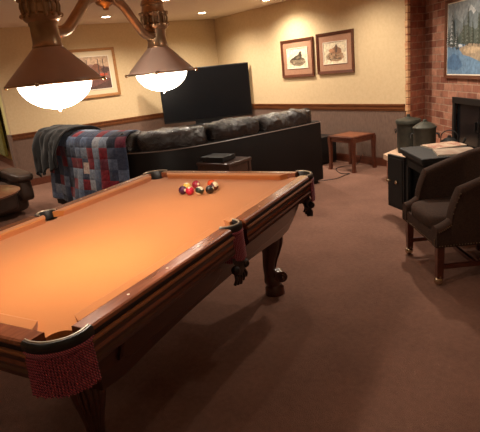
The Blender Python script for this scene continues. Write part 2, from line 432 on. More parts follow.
# bed with notched corners and sides
def arc(cx, cy, r, a0, a1, n=10):
    return [(cx+r*cos(radians(a0+(a1-a0)*k/n)), cy+r*sin(radians(a0+(a1-a0)*k/n))) for k in range(n+1)]
PX, PY = .615, 1.092; c0x, c0y = .588, 1.065
pts = []
for sx, sy, flip in ((1, 1, 0), (-1, 1, 1), (-1, -1, 0), (1, -1, 1)):
    a = [(PX, c0y-.055)] + arc(c0x, c0y, .055, -80, -190, 10) + [(c0x-.055, PY)]
    a = [(sx*x, sy*y) for x, y in a]
    if flip: a = a[::-1]
    pts += a
    if (sx, sy) == (-1, 1): pts += [(-x, -y) for x, y in ([(PX, -.05)] + arc(.625, 0, .052, -100, -260, 10) + [(PX, .05)])]
bed = pts
bed += [(PX, -.05)] + arc(.625, 0, .052, -100, -260, 10) + [(PX, .05)]
bm = BM(); prism(bm, bed, .74, .775); obj('bed', bm, M_felt, pt)
# cushions
def cush(bm, a, b, n):
    """nose-to-back cushion run from a to b (nose line), n = outward 2D unit; ends cut back"""
    a, b, n = Vector(a), Vector(b), Vector(n); d = (b-a).normalized()
    sec = [(0, .806, 0), (.012, .8115, .012), (.058, .8115, .04), (.058, .775, .04), (.014, .775, .004)]
    r1 = [Vector((*(a+n*o-d*c_), z)) for o, z, c_ in sec]; r2 = [Vector((*(b+n*o+d*c_), z)) for o, z, c_ in sec]
    loft(bm, [r1, r2])
for name, a, b, n in (('r', (.56, .075), (.56, .965), (1, 0)), ('r', (.56, -.965), (.56, -.075), (1, 0)), ('l', (-.56, .075), (-.56, .965), (-1, 0)), ('l', (-.56, -.965), (-.56, -.075), (-1, 0)),
                      ('t', (-.465, 1.037), (.465, 1.037), (0, 1)), ('b', (-.465, -1.037), (.465, -1.037), (0, -1))):
    bm = BM(); cush(bm, a, b, n); obj('cushion', bm, M_felt, pt)
# wooden rails
secw = [(.0, .69), (.0, .811), (.004, .813), (.060, .813), (.068, .809), (.072, .800), (.072, .69)]
secg = [(.073, .797), (.0735, .782), (.070, .780), (.070, .797)]
sech = [(.070, .780), (.080, .779), (.083, .774), (.082, .768), (.070, .766)]
secb = [(.0, .765), (.072, .765), (.074, .755), (.071, .735), (.073, .715), (.078, .705), (.078, .69), (.06, .675), (.0, .675)]
def run(bm, sec, base, d, n, a, b, k0=0):
    d, n = Vector(d), Vector(n); base = Vector(base)
    loft(bm, [[Vector((*(base+n*o+d*t), z)) for o, z in sec] for t in (a, b)])
runs = [((.618, 0), (0, 1), (1, 0), .075, 1.037), ((.618, 0), (0, 1), (1, 0), -1.037, -.075), ((-.618, 0), (0, 1), (-1, 0), .075, 1.037), ((-.618, 0), (0, 1), (-1, 0), -1.037, -.075),
        ((0, 1.095), (1, 0), (0, 1), -.56, .56), ((0, -1.095), (1, 0), (0, -1), -.56, .56)]
for base, d, n, a, b in runs:
    bm = BM(); run(bm, secw, base, d, n, a, b); r_ = obj('rail', bm, M_railwood, pt)
    bm = BM(); run(bm, [(o+.001, z) for o, z in secg], base, d, n, a, b); obj('groove', bm, M_groove, r_)
    bm = BM(); run(bm, [(o+.001, z) for o, z in sech], base, d, n, a, b); obj('beading', bm, M_gold, r_)
    bm = BM(); run(bm, secb, base, d, n, a+.0, b-.0); obj('lower_moulding', bm, M_body, r_)
    L = b-a
    for q in (.25, .5, .75):
        p = Vector(base)+Vector(n)*.036+Vector(d)*(a+L*q)
        bm = BM(); lathe(bm, [(.0055, 0), (.0055, .0012), (.004, .0016)], (p.x, p.y, .8128), 10); obj('sight', bm, M_pearl, r_)
# corner blocks and body (apron) with arched lower edge
def apron(bm, p0, p1, q0, q1, zt, arch, n=28):
    """p0,p1 top ends, q0,q1 bottom ends (xy); bottom z varies with arch(t)"""
    p0, p1, q0, q1 = map(lambda v_: Vector((*v_, 0)), (p0, p1, q0, q1)); rings = []
    nn = Vector(((p1-p0).y, -(p1-p0).x, 0)).normalized()*-.03
    for k in range(n+1):
        t = k/n; a = p0.lerp(p1, t)+Vector((0, 0, zt)); zb = arch(t); fr = (zt-zb)/(zt-.44)
        b = (p0.lerp(p1, t)).lerp(q0.lerp(q1, t), fr)+Vector((0, 0, zb))
        m1 = a.lerp(b, .55)-nn*.25
        rings.append([a, m1, b, b+nn, m1+nn, a+nn])
    loft(bm, rings)
def arch_l(t):
    u = abs(t-.5)*2
    return .47 + (.035*(1-(u/.72)**2) if u < .72 else -.015*sin((u-.72)/.28*pi))
def arch_s(t):
    u = abs(t-.5)*2
    return .47 + (.03*(1-(u/.6)**2) if u < .6 else -.015*sin((u-.6)/.4*pi))
TX, TY, BX, BY = .64, 1.00, .55, .90
for sx in (1, -1):
    bm = BM(); apron(bm, (sx*TX, -sx*TY), (sx*TX, sx*TY), (sx*BX, -sx*BY), (sx*BX, sx*BY), .69, arch_l)
    ap = obj('apron', bm, M_body, pt, smooth=False)
    # raised panels on the side apron
    for y0, y1 in ((-.86, -.12), (.12, .86)):
        bm = BM(); pts = [(y0, .67), (y1, .67), (y1, .575), (y1-.06, .545), (y0+.06, .545), (y0, .575)]
        def PS(y, z, off): return Vector((sx*(TX+(z-.69)*.34+.012+off), y, z))
        loft(bm, [[PS(y, z, -.012) for y, z in pts], [PS(y, z, .003) for y, z in pts], [PS(y*1+(.012 if y < (y0+y1)/2 else -.012), z-.01 if z > .6 else z+.012, .008) for y, z in pts]])
        obj('raised_panel', bm, M_body, ap)
for sy in (1, -1):
    bm = BM(); apron(bm, (sy*TX, sy*TY), (-sy*TX, sy*TY), (sy*BX, sy*BY), (-sy*BX, sy*BY), .69, arch_s); obj('apron', bm, M_body, pt)
# legs: ram's-horn with a scroll foot
def make_leg(sx, sy):
    bm = BM(); d = Vector((sx*.8, sy*.6, 0)).normalized(); e_ = Vector((-d.y, d.x, 0)); c = Vector((sx*.435, sy*.875, 0))
    key = [(-.03, .56, .080), (-.022, .49, .086), (-.006, .43, .084), (.002, .375, .072), (-.002, .32, .058), (-.014, .26, .048), (-.022, .20, .042), (-.018, .15, .042), (-.006, .10, .056), (.0, .07, .052), (.004, .055, .066), (.004, .0, .070)]
    sm = catmull(key[:10], 4)+[Vector(k_) for k_ in key[10:]]
    rings = []
    for o, z, r in sm:
        ring = []
        for k in range(20):
            a = 2*pi*k/20; rr = r*(1+.05*cos(6*a) if z > .08 else 1)
            ring.append(c+d*(o+rr*cos(a))+e_*(rr*.85*sin(a))+Vector((0, 0, z)))
        rings.append(ring)
    loft(bm, rings)
    lg = obj('leg', bm, M_body, pt, smooth=True)
    bm = BM()   # scroll: a rolled volute with round eyes
    path = []
    for k in range(22):
        a = radians(200-k*26); r = .046*(1-k/26)
        path.append(c+d*(.052+r*cos(a))+Vector((0, 0, .125+r*sin(a))))
    rings = []
    for i, p in enumerate(path):
        wv = .042-.0008*i; t = (path[min(i+1, 21)]-path[max(i-1, 0)]).normalized(); u = t.cross(e_)
        rings.append([p+e_*wv+u*.009, p-e_*wv+u*.009, p-e_*wv-u*.009, p+e_*wv-u*.009])
    loft(bm, rings)
    Mx = Matrix((( e_.x, d.x, 0, 0), (e_.y, d.y, 0, 0), (0, 0, 1, 0), (0, 0, 0, 1)))
    q = c+d*.052+Vector((0, 0, .125))
    for s in (1, -1): ball(bm, q+e_*.046*s, .017, 12)
    obj('scroll_foot', bm, M_body, lg, smooth=True)
    bm = BM()   # acanthus leaf carving up the front
    for kk, sp_ in enumerate((-.55, -.3, 0, .3, .55)):
        pth = []; rr = []
        for o, z, r in key[1:7]:
            a = sp_*(1.0-.35*(.49-z)/.25)
            pth.append(c+d*(o+r*1.0*cos(a))+e_*(r*.86*sin(a))+Vector((0, 0, z))); rr.append(.010 if z < .45 else .005)
        pth = catmull(pth, 3); tube(bm, pth, [.004+.008*sin(pi*(i+1)/(len(pth)+1)) for i in range(len(pth))], 6)
    obj('leaf_carving', bm, M_body, lg, smooth=True)
for sx in (1, -1):
    for sy in (1, -1): make_leg(sx, sy)
# pockets
def strand(bm, p, L, lean, r=.0047, ph=0):
    path = []; rr = []; n = 40
    for k in range(n+1):
        t = k/n
        path.append(Vector(p)+Vector((lean[0]*t+.0006*sin(t*30+ph), lean[1]*t+.0006*cos(t*30+ph), -L*t))); rr.append(r*(1.0+.26*sin(t*72+ph)) if k < n else r*.5)
    tube(bm, path, rr, 5)
def pocket(cx, cy, a0, a1, rin, rout, corner, near):
    t0 = obj('pocket_leather', band(cx, cy, a0, a1, rin, rout), M_blackleather, pt, smooth=True)
    bm = BM()   # inner lip, its silvery highlight put into a pale colour
    tube(bm, [(cx+(rin+.004)*cos(radians(a0+(a1-a0)*k/24)), cy+(rin+.004)*sin(radians(a0+(a1-a0)*k/24)), .817) for k in range(25)], .0045, 6)
    obj('pocket_rim', bm, M_rim_highlight, t0, smooth=True)
    bm = BM()   # drop cup inside
    rr = rin-.006
    rings = [[Vector((cx+r*cos(2*pi*k/24), cy+r*sin(2*pi*k/24), z)) for k in range(24)] for r, z in ((rr, .735), (rr*.95, .66), (rr*.7, .625))]
    R = loft(bm, rings, cap=False); bm.faces.new(R[-1]); obj('pocket_cup', bm, M_tassel, t0)
    if near:
        bm = BM(); n = 24; L = .15
        for lay in (0, 1):
            for k in range(n):
                a = radians(a0+6+(a1-a0-12)*(k+.5*lay)/n); r = rout-.004-.008*lay
                strand(bm, (cx+r*cos(a), cy+r*sin(a), .784), L*(1+.03*random.uniform(-1, 1)), (.006*cos(a), .006*sin(a)), ph=k*.9)
        # woven heading
        for zz in (.782, .776): tube(bm, [(cx+(rout-.002)*cos(radians(a0+4+(a1-a0-8)*k/24)), cy+(rout-.002)*sin(radians(a0+4+(a1-a0-8)*k/24)), zz) for k in range(25)], .0045, 6)
        obj('rope_fringe', bm, M_cord, t0, smooth=True, kind='stuff', label='maroon rope fringe')
def band(cx, cy, a0, a1, rin, rout):
    bm = BM(); rings = []; N = 28
    for k in range(N+1):
        a = radians(a0+(a1-a0)*k/N); u = Vector((cos(a), sin(a), 0)); f = 1
        rings.append([Vector((cx, cy, 0))+u*r+Vector((0, 0, z)) for r, z in ((rin, .745), (rin, .812), (rin+.004, .818), (rout-.007, .818), (rout-.001, .811), (rout, .800), (rout, .790), (rout-.005, .782), (rin+.004, .75))])
    loft(bm, rings); return bm
for sx in (1, -1):
    for sy in (1, -1):
        mid = {(1, 1): 45, (-1, 1): 135, (-1, -1): 225, (1, -1): 315}[(sx, sy)]
        pocket(sx*.576, sy*1.053, mid-62, mid+62, .103, .123, True, True)
for sx in (1, -1):
    mid = 0 if sx > 0 else 180
    pocket(sx*.618, 0, mid-88, mid+88, .060, .080, False, True)
# carved leather shields and tails hanging from the middle and far pockets
def tails(cx, cy, mid):
    bm = BM(); u = Vector((cos(radians(mid)), sin(radians(mid)), 0)); e_ = Vector((-u.y, u.x, 0)); c = Vector((cx, cy, 0))
    rings = []
    for z, wd, o in ((.66, .055, .0), (.635, .06, .012), (.61, .045, .016), (.585, .05, .014), (.56, .03, .01)):
        rings.append([c+u*(o+.008)+e_*wd+Vector((0, 0, z)), c+u*(o+.018)+Vector((0, 0, z)), c+u*(o+.008)-e_*wd+Vector((0, 0, z)), c+u*(o-.004)+Vector((0, 0, z))])
    loft(bm, rings)
    for k in (-2, -1, 0, 1, 2):
        tube(bm, catmull([c+u*.01+e_*(.02*k)+Vector((0, 0, .58)), c+u*.02+e_*(.026*k)+Vector((0, 0, .55)), c+u*.012+e_*(.03*k)+Vector((0, 0, .525-.008*(2-abs(k))))], 4), .0085, 6)
    for k in (-1, 1): ball(bm, c+u*.02+e_*(.05*k)+Vector((0, 0, .60)), .024, 10)
    obj('leather_tails', bm, M_tassel, pt, smooth=True)
tails(.665, -.02, 0); tails(-.665, 0, 180); tails(.625, 1.09, 45); tails(-.625, 1.09, 135)

# balls (room coordinates of the rack broken at the far end)
def ballmat(name, base, stripe=None, axis='Z', spot=True):
    m = Mat(name, base, .12, spec=.6, coat=.3)
    sp = m.n('SeparateXYZ'); m.l(m.tc.outputs['Object'], sp.inputs[0])
    ab = m.n('Math', operation='ABSOLUTE'); m.l(sp.outputs[axis], ab.inputs[0])
    if stripe:
        gt = m.n('Math', operation='LESS_THAN'); m.l(ab.outputs[0], gt.inputs[0]); gt.inputs[1].default_value = .0165
        mx = m.n('MixRGB'); m.l(gt.outputs[0], mx.inputs[0]); mx.inputs[1].default_value = s2l((232, 216, 178)); mx.inputs[2].default_value = s2l(stripe); col = mx.outputs[0]
    else:
        rgb = m.n('RGB'); rgb.outputs[0].default_value = s2l(base); col = rgb.outputs[0]
    vv = m.n('VectorMath', operation='DISTANCE'); m.l(m.tc.outputs['Object'], vv.inputs[0]); vv.inputs[1].default_value = (.0185, -.0135, .0165)
    lt = m.n('Math', operation='LESS_THAN'); m.l(vv.outputs['Value'], lt.inputs[0]); lt.inputs[1].default_value = .0095
    m2 = m.n('MixRGB'); m.l(lt.outputs[0], m2.inputs[0]); m.l(col, m2.inputs[1]); m2.inputs[2].default_value = s2l((236, 224, 190)); m.color(m2.outputs[0])
    return m.m
BALLS = [((-.89, 1.56), (66, 28, 62), None, 'Z', 'dark purple pool ball at the left end of the cluster'),
         ((-.955, 1.628), (232, 190, 84), None, 'X', 'yellow pool ball behind the purple and red ones'),
         ((-.83, 1.58), (206, 34, 62), None, 'Z', 'bright red pool ball at the front of the cluster'),
         ((-.955, 1.70), (160, 30, 52), None, 'Z', 'crimson pool ball at the back of the cluster'),
         ((-.775, 1.622), (232, 216, 178), (30, 46, 34), 'Z', 'cream pool ball with a dark green stripe in the middle'),
         ((-.742, 1.680), (26, 24, 26), None, 'Z', 'black pool ball right of the green striped one'),
         ((-.80, 1.752), (232, 216, 178), (96, 26, 34), 'Z', 'cream pool ball with a maroon stripe at the right end'),
         ((-.875, 1.775), (222, 84, 40), None, 'Z', 'orange pool ball at the back right of the cluster')]
for (x, y), c, st, ax_, lab in BALLS:
    bm = BM(); ball(bm, (0, 0, 0), .0286, 24); mm = ballmat('ball_'+lab.split()[0]+lab.split()[1], c, st, ax_)
    o = obj('pool_ball', bm, mm, None, True); tag(o, lab, 'pool ball', None, (x, y, .775+.0287)); o.rotation_euler = (random.uniform(-.6, .6), random.uniform(-.6, .6), random.uniform(-.5, .9))

# ------------------------------------------------------------------ billiard lamp
LP1 = Vector((-.122, .668, 0)); LP2 = Vector((-.645, 1.402, 0)); LM = (LP1+LP2)/2
la = atan2((LP2-LP1).y, (LP2-LP1).x); hs = (LP2-LP1).length/2
lamp = thing('billiard_lamp', 'twin brass billiard lamp with cone shades hanging over the pool table', 'lamp', (LM.x, LM.y, 0), la)
for s in (-1, 1):
    cx = s*hs
    bm = BM()   # cone shade, open below, with thickness
    lathe(bm, [(.0, -.018), (.056, -.018), (.062, -.024), (.175, -.132), (.182, -.140), (.186, -.139), (.186, -.134), (.178, -.124), (.066, -.012), (.058, -.004), (.0, -.004)][::-1], (cx, 0, 1.695), 40)
    sh = obj('shade', bm, M_shade, lamp, smooth=True)
    bm = BM(); rings = []
    tube(bm, [(cx+.186*cos(2*pi*k/40), .186*sin(2*pi*k/40), 1.557) for k in range(41)], .0045, 8); obj('shade_rim', bm, M_brass, sh, True)
    for k in range(4):
        a = 2*pi*k/4+radians(56.5)-la; bm = BM(); ball(bm, (cx+.198*cos(a), .198*sin(a), 1.556), .009, 10); tube(bm, [(cx+.18*cos(a), .18*sin(a), 1.556), (cx+.198*cos(a), .198*sin(a), 1.556)], .004, 6); obj('rim_knob', bm, M_chrome, sh, True)
    bm = BM()   # bowl of lit glass below the rim
    prof = [(.145, 1.572)]+[(.145*cos(t), 1.566-.11*sin(t)) for t in [radians(8+9*i) for i in range(10)]]
    lathe(bm, prof, (cx, 0, 0), 32); obj('glass_bowl', bm, M_bulb, sh, True)
    bm = BM(); ball(bm, (cx, 0, 1.452), .008, 10); obj('finial', bm, M_brass, sh, True)
    bm = BM()   # neck column
    lathe(bm, [(.0, 1.688), (.056, 1.688), (.059, 1.696), (.054, 1.706), (.052, 1.77), (.056, 1.775), (.056, 1.785), (.0, 1.785)], (cx, 0, 0), 28); obj('neck', bm, M_brass, lamp, True)
    bm = BM()   # pierced crown: ribs, rings and dome
    lathe(bm, [(.0, 1.785), (.060, 1.785), (.070, 1.795), (.072, 1.81), (.062, 1.818), (.060, 1.85), (.070, 1.858), (.072, 1.87), (.062, 1.878), (.058, 1.905), (.064, 1.912), (.058, 1.93), (.04, 1.955), (.018, 1.968), (.0, 1.972)], (cx, 0, 0), 32)
    cr = obj('crown', bm, M_brass, lamp, True)
    bm = BM()
    for zz in (1.808, 1.866):
        for k in range(14):
            a = 2*pi*k/14; ball(bm, (cx+.073*cos(a), .073*sin(a), zz), .009, 8)
    for k in range(14):
        a = 2*pi*k/14; tube(bm, [(cx+.066*cos(a), .066*sin(a), 1.81), (cx+.072*cos(a), .072*sin(a), 1.84), (cx+.066*cos(a), .066*sin(a), 1.866)], .005, 6)
    obj('crown_beads', bm, M_brass, cr, True)
    # S arm from the neck up to the middle hub
    bm = BM(); pth = catmull([(cx-s*.045, 0, 1.755), (cx-s*.09, 0, 1.75), (cx-s*.15, 0, 1.77), (cx-s*.23, 0, 1.83), (cx-s*.31, 0, 1.89), (cx-s*.41, 0, 1.915), (s*.02, 0, 1.905)], 8)
    tube(bm, pth, .023, 12); obj('arm', bm, M_brass, lamp, True)
    L = bpy.data.lights.new('lamp_light', 'POINT'); L.energy = 27 if s < 0 else 7.5; L.color = (1, .86, .70); L.shadow_soft_size = .035
    lo = bpy.data.objects.new('lamp_bulb_light', L); link(lo); lo.parent = lamp; lo.location = (cx, 0, 1.42)
bm = BM(); lathe(bm, [(.0, 1.855), (.012, 1.858), (.016, 1.87), (.04, 1.882), (.05, 1.90), (.04, 1.935), (.018, 1.95), (.012, 2.0), (.009, 2.05), (.009, H-.03), (.05, H-.028), (.06, H-.005), (.0, H-.002)], (0, 0, 0), 20)
obj('hub_and_stem', bm, M_brass, lamp, True)

# ------------------------------------------------------------------ recessed ceiling lights
CANS = [(-5.7, 3.12, 'recessed ceiling light seen under the middle of the lamp arm'), (-5.6, 4.75, 'recessed ceiling light near the corner behind the television'),
        (-4.34, 5.12, 'recessed ceiling light nearest the pair of framed prints'), (-4.17, 3.34, 'recessed ceiling light just right of the second lamp crown'),
        (-4.0, 1.54, 'recessed ceiling light left of the first lamp crown')]
first = None
for x, y, lab in CANS:
    t = thing('recessed_light', lab, 'ceiling light', (x, y, H), 0, 'recessed ceiling lights')
    if first is None:
        bm = BM(); lathe(bm, [(.062, -.001), (.066, -.010), (.085, -.010), (.092, -.004), (.092, -.0005)], (0, 0, 0), 28); a1 = obj('trim_ring', bm, M_cant, t, True)
        bm = BM(); lathe(bm, [(.0, -.006), (.05, -.009), (.064, -.004), (.064, -.001), (0, -.001)], (0, 0, 0), 28); a2 = obj('bulb_face', bm, M_can, t, True)
        first = (a1, a2)
    else:
        for a in first:
            c_ = a.copy(); link(c_); c_.parent = t
def spot(x, y, e=60, size=2.7, z=H-.05, col=(1, .87, .71), tgt=None):
    L = bpy.data.lights.new('can_and_fill_spot', 'SPOT'); L.energy = e*1.5; L.color = col; L.spot_size = size; L.spot_blend = .9; L.shadow_soft_size = .05
    o = bpy.data.objects.new('can_and_fill_spot_light', L); link(o); o.location = (x, y, z)
    if tgt: o.rotation_euler = (Vector(tgt)-o.location).to_track_quat('-Z', 'Y').to_euler()
for x, y, e_ in ((-5.7, 3.12, 75), (-5.6, 4.75, 75), (-4.34, 5.12, 70), (-4.17, 3.34, 40), (-4.0, 1.54, 30), (-2.7, 4.9, 44), (-8.6, .4, 110), (-6.0, .4, 40), (-1.25, 4.35, 84), (-1.4, 3.4, 20), (.6, 1.9, 6), (1.2, -1.6, 7), (3.4, .6, 10), (-1.6, -1.8, 8), (3.2, -2.4, 8), (-3.6, -1.0, 22)): spot(x, y, e_)  # positions beyond the CANS list are added fill spots without fixtures

# ------------------------------------------------------------------ sofa (sectional, back towards the table)
SP = catmull([(-2.66, 4.50, 0), (-2.62, 3.7, 0), (-2.62, 2.95, 0), (-2.72, 2.42, 0), (-3.05, 2.05, 0), (-3.55, 1.88, 0), (-4.15, 1.76, 0), (-4.75, 1.66, 0)], 10)
SL = [0]
for i in range(1, len(SP)): SL.append(SL[-1]+(SP[i]-SP[i-1]).length)
STOT = SL[-1]
def sp_at(s):
    s = max(0, min(STOT, s)); i = 0
    while i < len(SL)-2 and SL[i+1] < s: i += 1
    t = (s-SL[i])/(SL[i+1]-SL[i]); p = SP[i].lerp(SP[i+1], t)
    j0, j1 = max(i-1, 0), min(i+2, len(SP)-1); d = (SP[j1]-SP[j0]).normalized()
    return p, d, Vector((-d.y, d.x, 0))
def sweep(bm, s0, s1, sec, n=24, fn=None):
    rings = []
    for k in range(n+1):
        t = k/n; p, d, nn = sp_at(s0+(s1-s0)*t); sc_ = fn(t) if fn else sec
        rings.append([p+nn*o+Vector((0, 0, z)) for o, z in sc_])
    loft(bm, rings); return rings
sofa = thing('sectional_sofa', 'long dark brown leather sectional sofa with puffy back cushions facing the television', 'sofa')
bm = BM(); sweep(bm, 0, STOT, [(0, .05), (.0, .76), (-.012, .79), (-.05, .80), (-.14, .80), (-.16, .78), (-.16, .05)], 50); obj('back_frame', bm, M_sofa, sofa, True)
bm = BM()
pr = [sp_at(STOT*k/60) for k in range(61)]; tube(bm, [p+n_*.0+Vector((0, 0, .782)) for p, d, n_ in pr], .006, 6); obj('glinting_seam', bm, M_seam_glint, sofa, True)
bm = BM(); sweep(bm, .0, STOT, [(-.165, .06), (-.165, .28), (-.80, .28), (-.82, .26), (-.82, .06)], 50); obj('seat_base', bm, M_sofa, sofa)
def pillow(s0, s1, o0, o1, z0, z1, amp, lean=0, seed=0, n=26, m_=20, pw=5):
    bm = BM(); rings = []
    co, cz, ro, rz = (o0+o1)/2, (z0+z1)/2, (o1-o0)/2, (z1-z0)/2
    for k in range(n+1):
        t = k/n; u = 2*t-1; sc_ = max(.02, (1-abs(u)**pw))**.4; p, d, nn = sp_at(s0+(s1-s0)*t); ring = []
        for j in range(m_):
            a = 2*pi*j/m_; ca, sa = cos(a), sin(a)
            x = math.copysign(abs(ca)**.6, ca); z = math.copysign(abs(sa)**.6, sa)
            q = p+nn*(co+ro*x*sc_-lean*(1-z)*.5)+Vector((0, 0, cz+rz*z*(.55+.45*sc_)))
            w_ = noise.noise(q*7+Vector((seed, 0, 0)))*amp+noise.noise(q*21)*amp*.75
            q += nn*w_*x+Vector((0, 0, w_*z)); ring.append(q)
        rings.append(ring)
    loft(bm, rings); return bm
brk = [.0, .92, 1.62, 2.5, 3.35, STOT-.02]
for i in range(5):
    obj('back_cushion', pillow(brk[i]+.005+(.06 if i == 0 else 0), brk[i+1]-.005, -.36, -.015, (.70), (.965, .985, .985, .985, .98)[i], .024, 0, i*3.1, 34, 20, 9), M_sofac, sofa, True)
    obj('back_cushion', pillow(brk[i]+.02+(.2 if i == 0 else 0), brk[i+1]-.02-(.2 if i == 4 else 0), -.42, -.17, .42, .74, .015, 0, i*1.7+9, 26), M_sofac, sofa, True)
    obj('seat_cushion', pillow(brk[i]+.01+(.22 if i == 0 else 0), brk[i+1]-.01-(.2 if i == 4 else 0), -.86, -.22, .27, .45, .01, 0, i*2.3+4, 26), M_sofac, sofa, True)
for s0, s1 in ((-.0, .24), (STOT-.22, STOT)):
    bm = BM(); sweep(bm, max(s0, .001), s1, [(-.0, .05), (-.002, .60), (-.03, .64)] + [(-.88, .64), (-.92, .60), (-.92, .05)], 4); obj('arm', bm, M_sofa, sofa, True)
for s_, o_ in ((.08, -.06), (.08, -.8), (STOT-.08, -.06), (STOT-.08, -.8), (2.1, -.06), (2.1, -.75)):
    p, d, nn = sp_at(s_); q = p+nn*o_
    bm = BM(); lathe(bm, [(.03, 0), (.035, .055), (0, .056)], (q.x, q.y, 0), 12); obj('foot', bm, M_black, sofa)

# quilt draped over the sofa back
def drape(name, s0, s1, prof, mat, amp, seed, thick=.012, nu=64, nv=60, hem=None, scale=6, uvs=8):
    P = catmull([(a, b, 0) for a, b in prof], 10); LL = [0]
    for i in range(1, len(P)): LL.append(LL[-1]+(P[i]-P[i-1]).length)
    def pr_at(t):
        s = t*LL[-1]; i = 0
        while i < len(LL)-2 and LL[i+1] < s: i += 1
        f = (s-LL[i])/(LL[i+1]-LL[i]+1e-9); a = P[i].lerp(P[i+1], f); dd = (P[i+1]-P[i]).normalized(); return a, dd
    bm = BM(); uv = bm.loops.layers.uv.new('UVMap'); G = []
    for i in range(nu+1):
        u = i/nu; row = []
        e0, e1 = s0, s1
        for j in range(nv+1):
            t = j/nv; tt = t*(1-(hem(u) if hem else 0)*1)
            a, dd = pr_at(tt)
            sl = e0+(e1-e0)*u + .03*noise.noise(Vector((t*3, seed, u)))
            p, d, nn = sp_at(sl)
            over = 0 if sl <= STOT else sl-STOT
            hang = max(0, (t-.35)/.65)
            w_ = abs(noise.noise(Vector((u*scale+seed, t*1.6, seed*1.3))))*amp*hang*1.6 + noise.noise(Vector((u*scale*2.3, t*5, seed)))*amp*.35
            out = a.x+abs(w_)*1.0+.004
            q = p+d*over+nn*(out if a.x > -.2 or True else a.x)+Vector((0, 0, a.y+(abs(w_)*.5 if dd.y > -.5 else 0)))
            row.append(bm.verts.new(q))
        G.append(row)
    for i in range(nu):
        for j in range(nv):
            f = bm.faces.new((G[i][j], G[i+1][j], G[i+1][j+1], G[i][j+1]))
            for lp, (a, b) in zip(f.loops, ((i, j), (i+1, j), (i+1, j+1), (i, j+1))): lp[uv].uv = (a/nu*(s1-s0)*uvs, b/nv*LL[-1]*uvs)
    if isinstance(mat, tuple):
        bm.faces.ensure_lookup_table()
        for i in range(int(nu*.38), int(nu*.46)):
            for j in range(int(nv*.60), int(nv*.70)): bm.faces[i*nv+j].material_index = 1
    o = obj(name, bm, mat, None, True)
    md = o.modifiers.new('thick', 'SOLIDIFY'); md.thickness = thick; md.offset = 1
    return o
def quilt_mat():
    m = Mat('patchwork_quilt', (80, 90, 120), .9, spec=.15, sheen=.2)
    v = m.coords((1, 1, 1), 'UV')
    fl = m.n('VectorMath', operation='FLOOR'); m.l(v, fl.inputs[0])
    wn = m.n('TexWhiteNoise'); wn.noise_dimensions = '2D'; m.l(fl.outputs[0], wn.inputs['Vector'])
    cells = m.ramp(wn.outputs['Value'], [(0, (80, 94, 124)), (.14, (168, 184, 208)), (.34, (54, 60, 80)), (.44, (160, 44, 62)), (.54, (120, 138, 170)), (.70, (200, 206, 218)), (.78, (80, 92, 120)), (.90, (134, 62, 84)), (.94, (128, 146, 176))], True)
    nz = m.noise(v, 3.5, 5, .7); rp = m.ramp(nz, [(.3, (170, 170, 175)), (.7, (255, 255, 255))])
    mm = m.n('MixRGB', blend_type='MULTIPLY'); mm.inputs[0].default_value = 1; m.l(cells, mm.inputs[1]); m.l(rp, mm.inputs[2])
    m.color(mm.outputs[0])
    fr = m.n('VectorMath', operation='FRACTION'); m.l(v, fr.inputs[0]); sp = m.n('SeparateXYZ'); m.l(fr.outputs[0], sp.inputs[0])
    hs_ = []
    for ax_ in ('X', 'Y'):
        pp = m.n('Math', operation='PINGPONG'); m.l(sp.outputs[ax_], pp.inputs[0]); pp.inputs[1].default_value = .5; hs_.append(pp.outputs[0])
    mn = m.n('Math', operation='MINIMUM'); m.l(hs_[0], mn.inputs[0]); m.l(hs_[1], mn.inputs[1]); sm_ = m.n('Math', operation='SMOOTH_MIN'); sm_.inputs[1].default_value = .2; sm_.inputs[2].default_value = .1; m.l(mn.outputs[0], sm_.inputs[0])
    m.bump(sm_.outputs[0], .6, .03)
    return m.m
over = [(-.36, .80), (-.35, .93), (-.25, .985), (-.12, .985), (.0, .93), (.03, .84), (.035, .6), (.05, .4), (.06, .12)]
QS = STOT-1.78
o = drape('patchwork_quilt', QS, QS+1.62, over, (quilt_mat(), noisy('printed_cream_patch', (240, 232, 222), (190, 150, 146), 40, .9)), .05, 3.3, hem=lambda u: .02+.05*abs(u-.6), scale=5, uvs=8)
tag(o, 'blue and red patchwork quilt draped over the left end of the sofa back', 'quilt')
bm = BM(); sq = sp_at(QS+.55); cq = sq[0]+sq[2]*.125+Vector((0, 0, .52)); 
mdk = noisy('charcoal_fleece', (26, 26, 28), (38, 37, 38), 14, .95, .4, 50, .006, sheen=.2)
over2 = [(-.50, .84), (-.44, .94), (-.34, 1.01), (-.15, 1.03), (.03, .99), (.10, .86), (.12, .65), (.13, .40)]
o = drape('fleece_blanket', STOT-.70, STOT+.0, over2, mdk, .13, 8.1, thick=.02, scale=3.5, hem=lambda u: .02+.16*(1-u)+.05*sin(u*9)**2)
tag(o, 'dark charcoal fleece blanket bunched over the far left sofa corner', 'blanket')
# ------------------------------------------------------------------ television and stand
tvc = Vector((-5.95, 4.86, 0)); tva = atan2(5.5-4.2, -5.7+6.35)   # along the screen
tv = thing('television', 'large black flat screen television standing in the corner behind the sofa', 'television', tvc, tva)
bm = BM(); box(bm, (0, .02, 1.14), (1.62, .04, .93), .008); obj('casing', bm, M_tvb, tv)
bm = BM(); box(bm, (0, -.002, 1.145), (1.58, .006, .88)); obj('screen', bm, M_screen, tv)
bm = BM(); box(bm, (0, .03, .645), (.5, .05, .08), .005); box(bm, (0, .02, .6065), (.75, .26, .012), .004); obj('pedestal', bm, M_tvb, tv)
st = thing('television_stand', 'low dark wooden cabinet carrying the television', 'cabinet', (-5.92, 4.80, 0), tva)
bm = BM(); box(bm, (0, .03, .32), (1.2, .40, .52), .006); obj('body', bm, M_endwood, st)
bm = BM(); box(bm, (0, .02, .59), (1.26, .44, .02), .004); obj('top', bm, M_endwood, st)
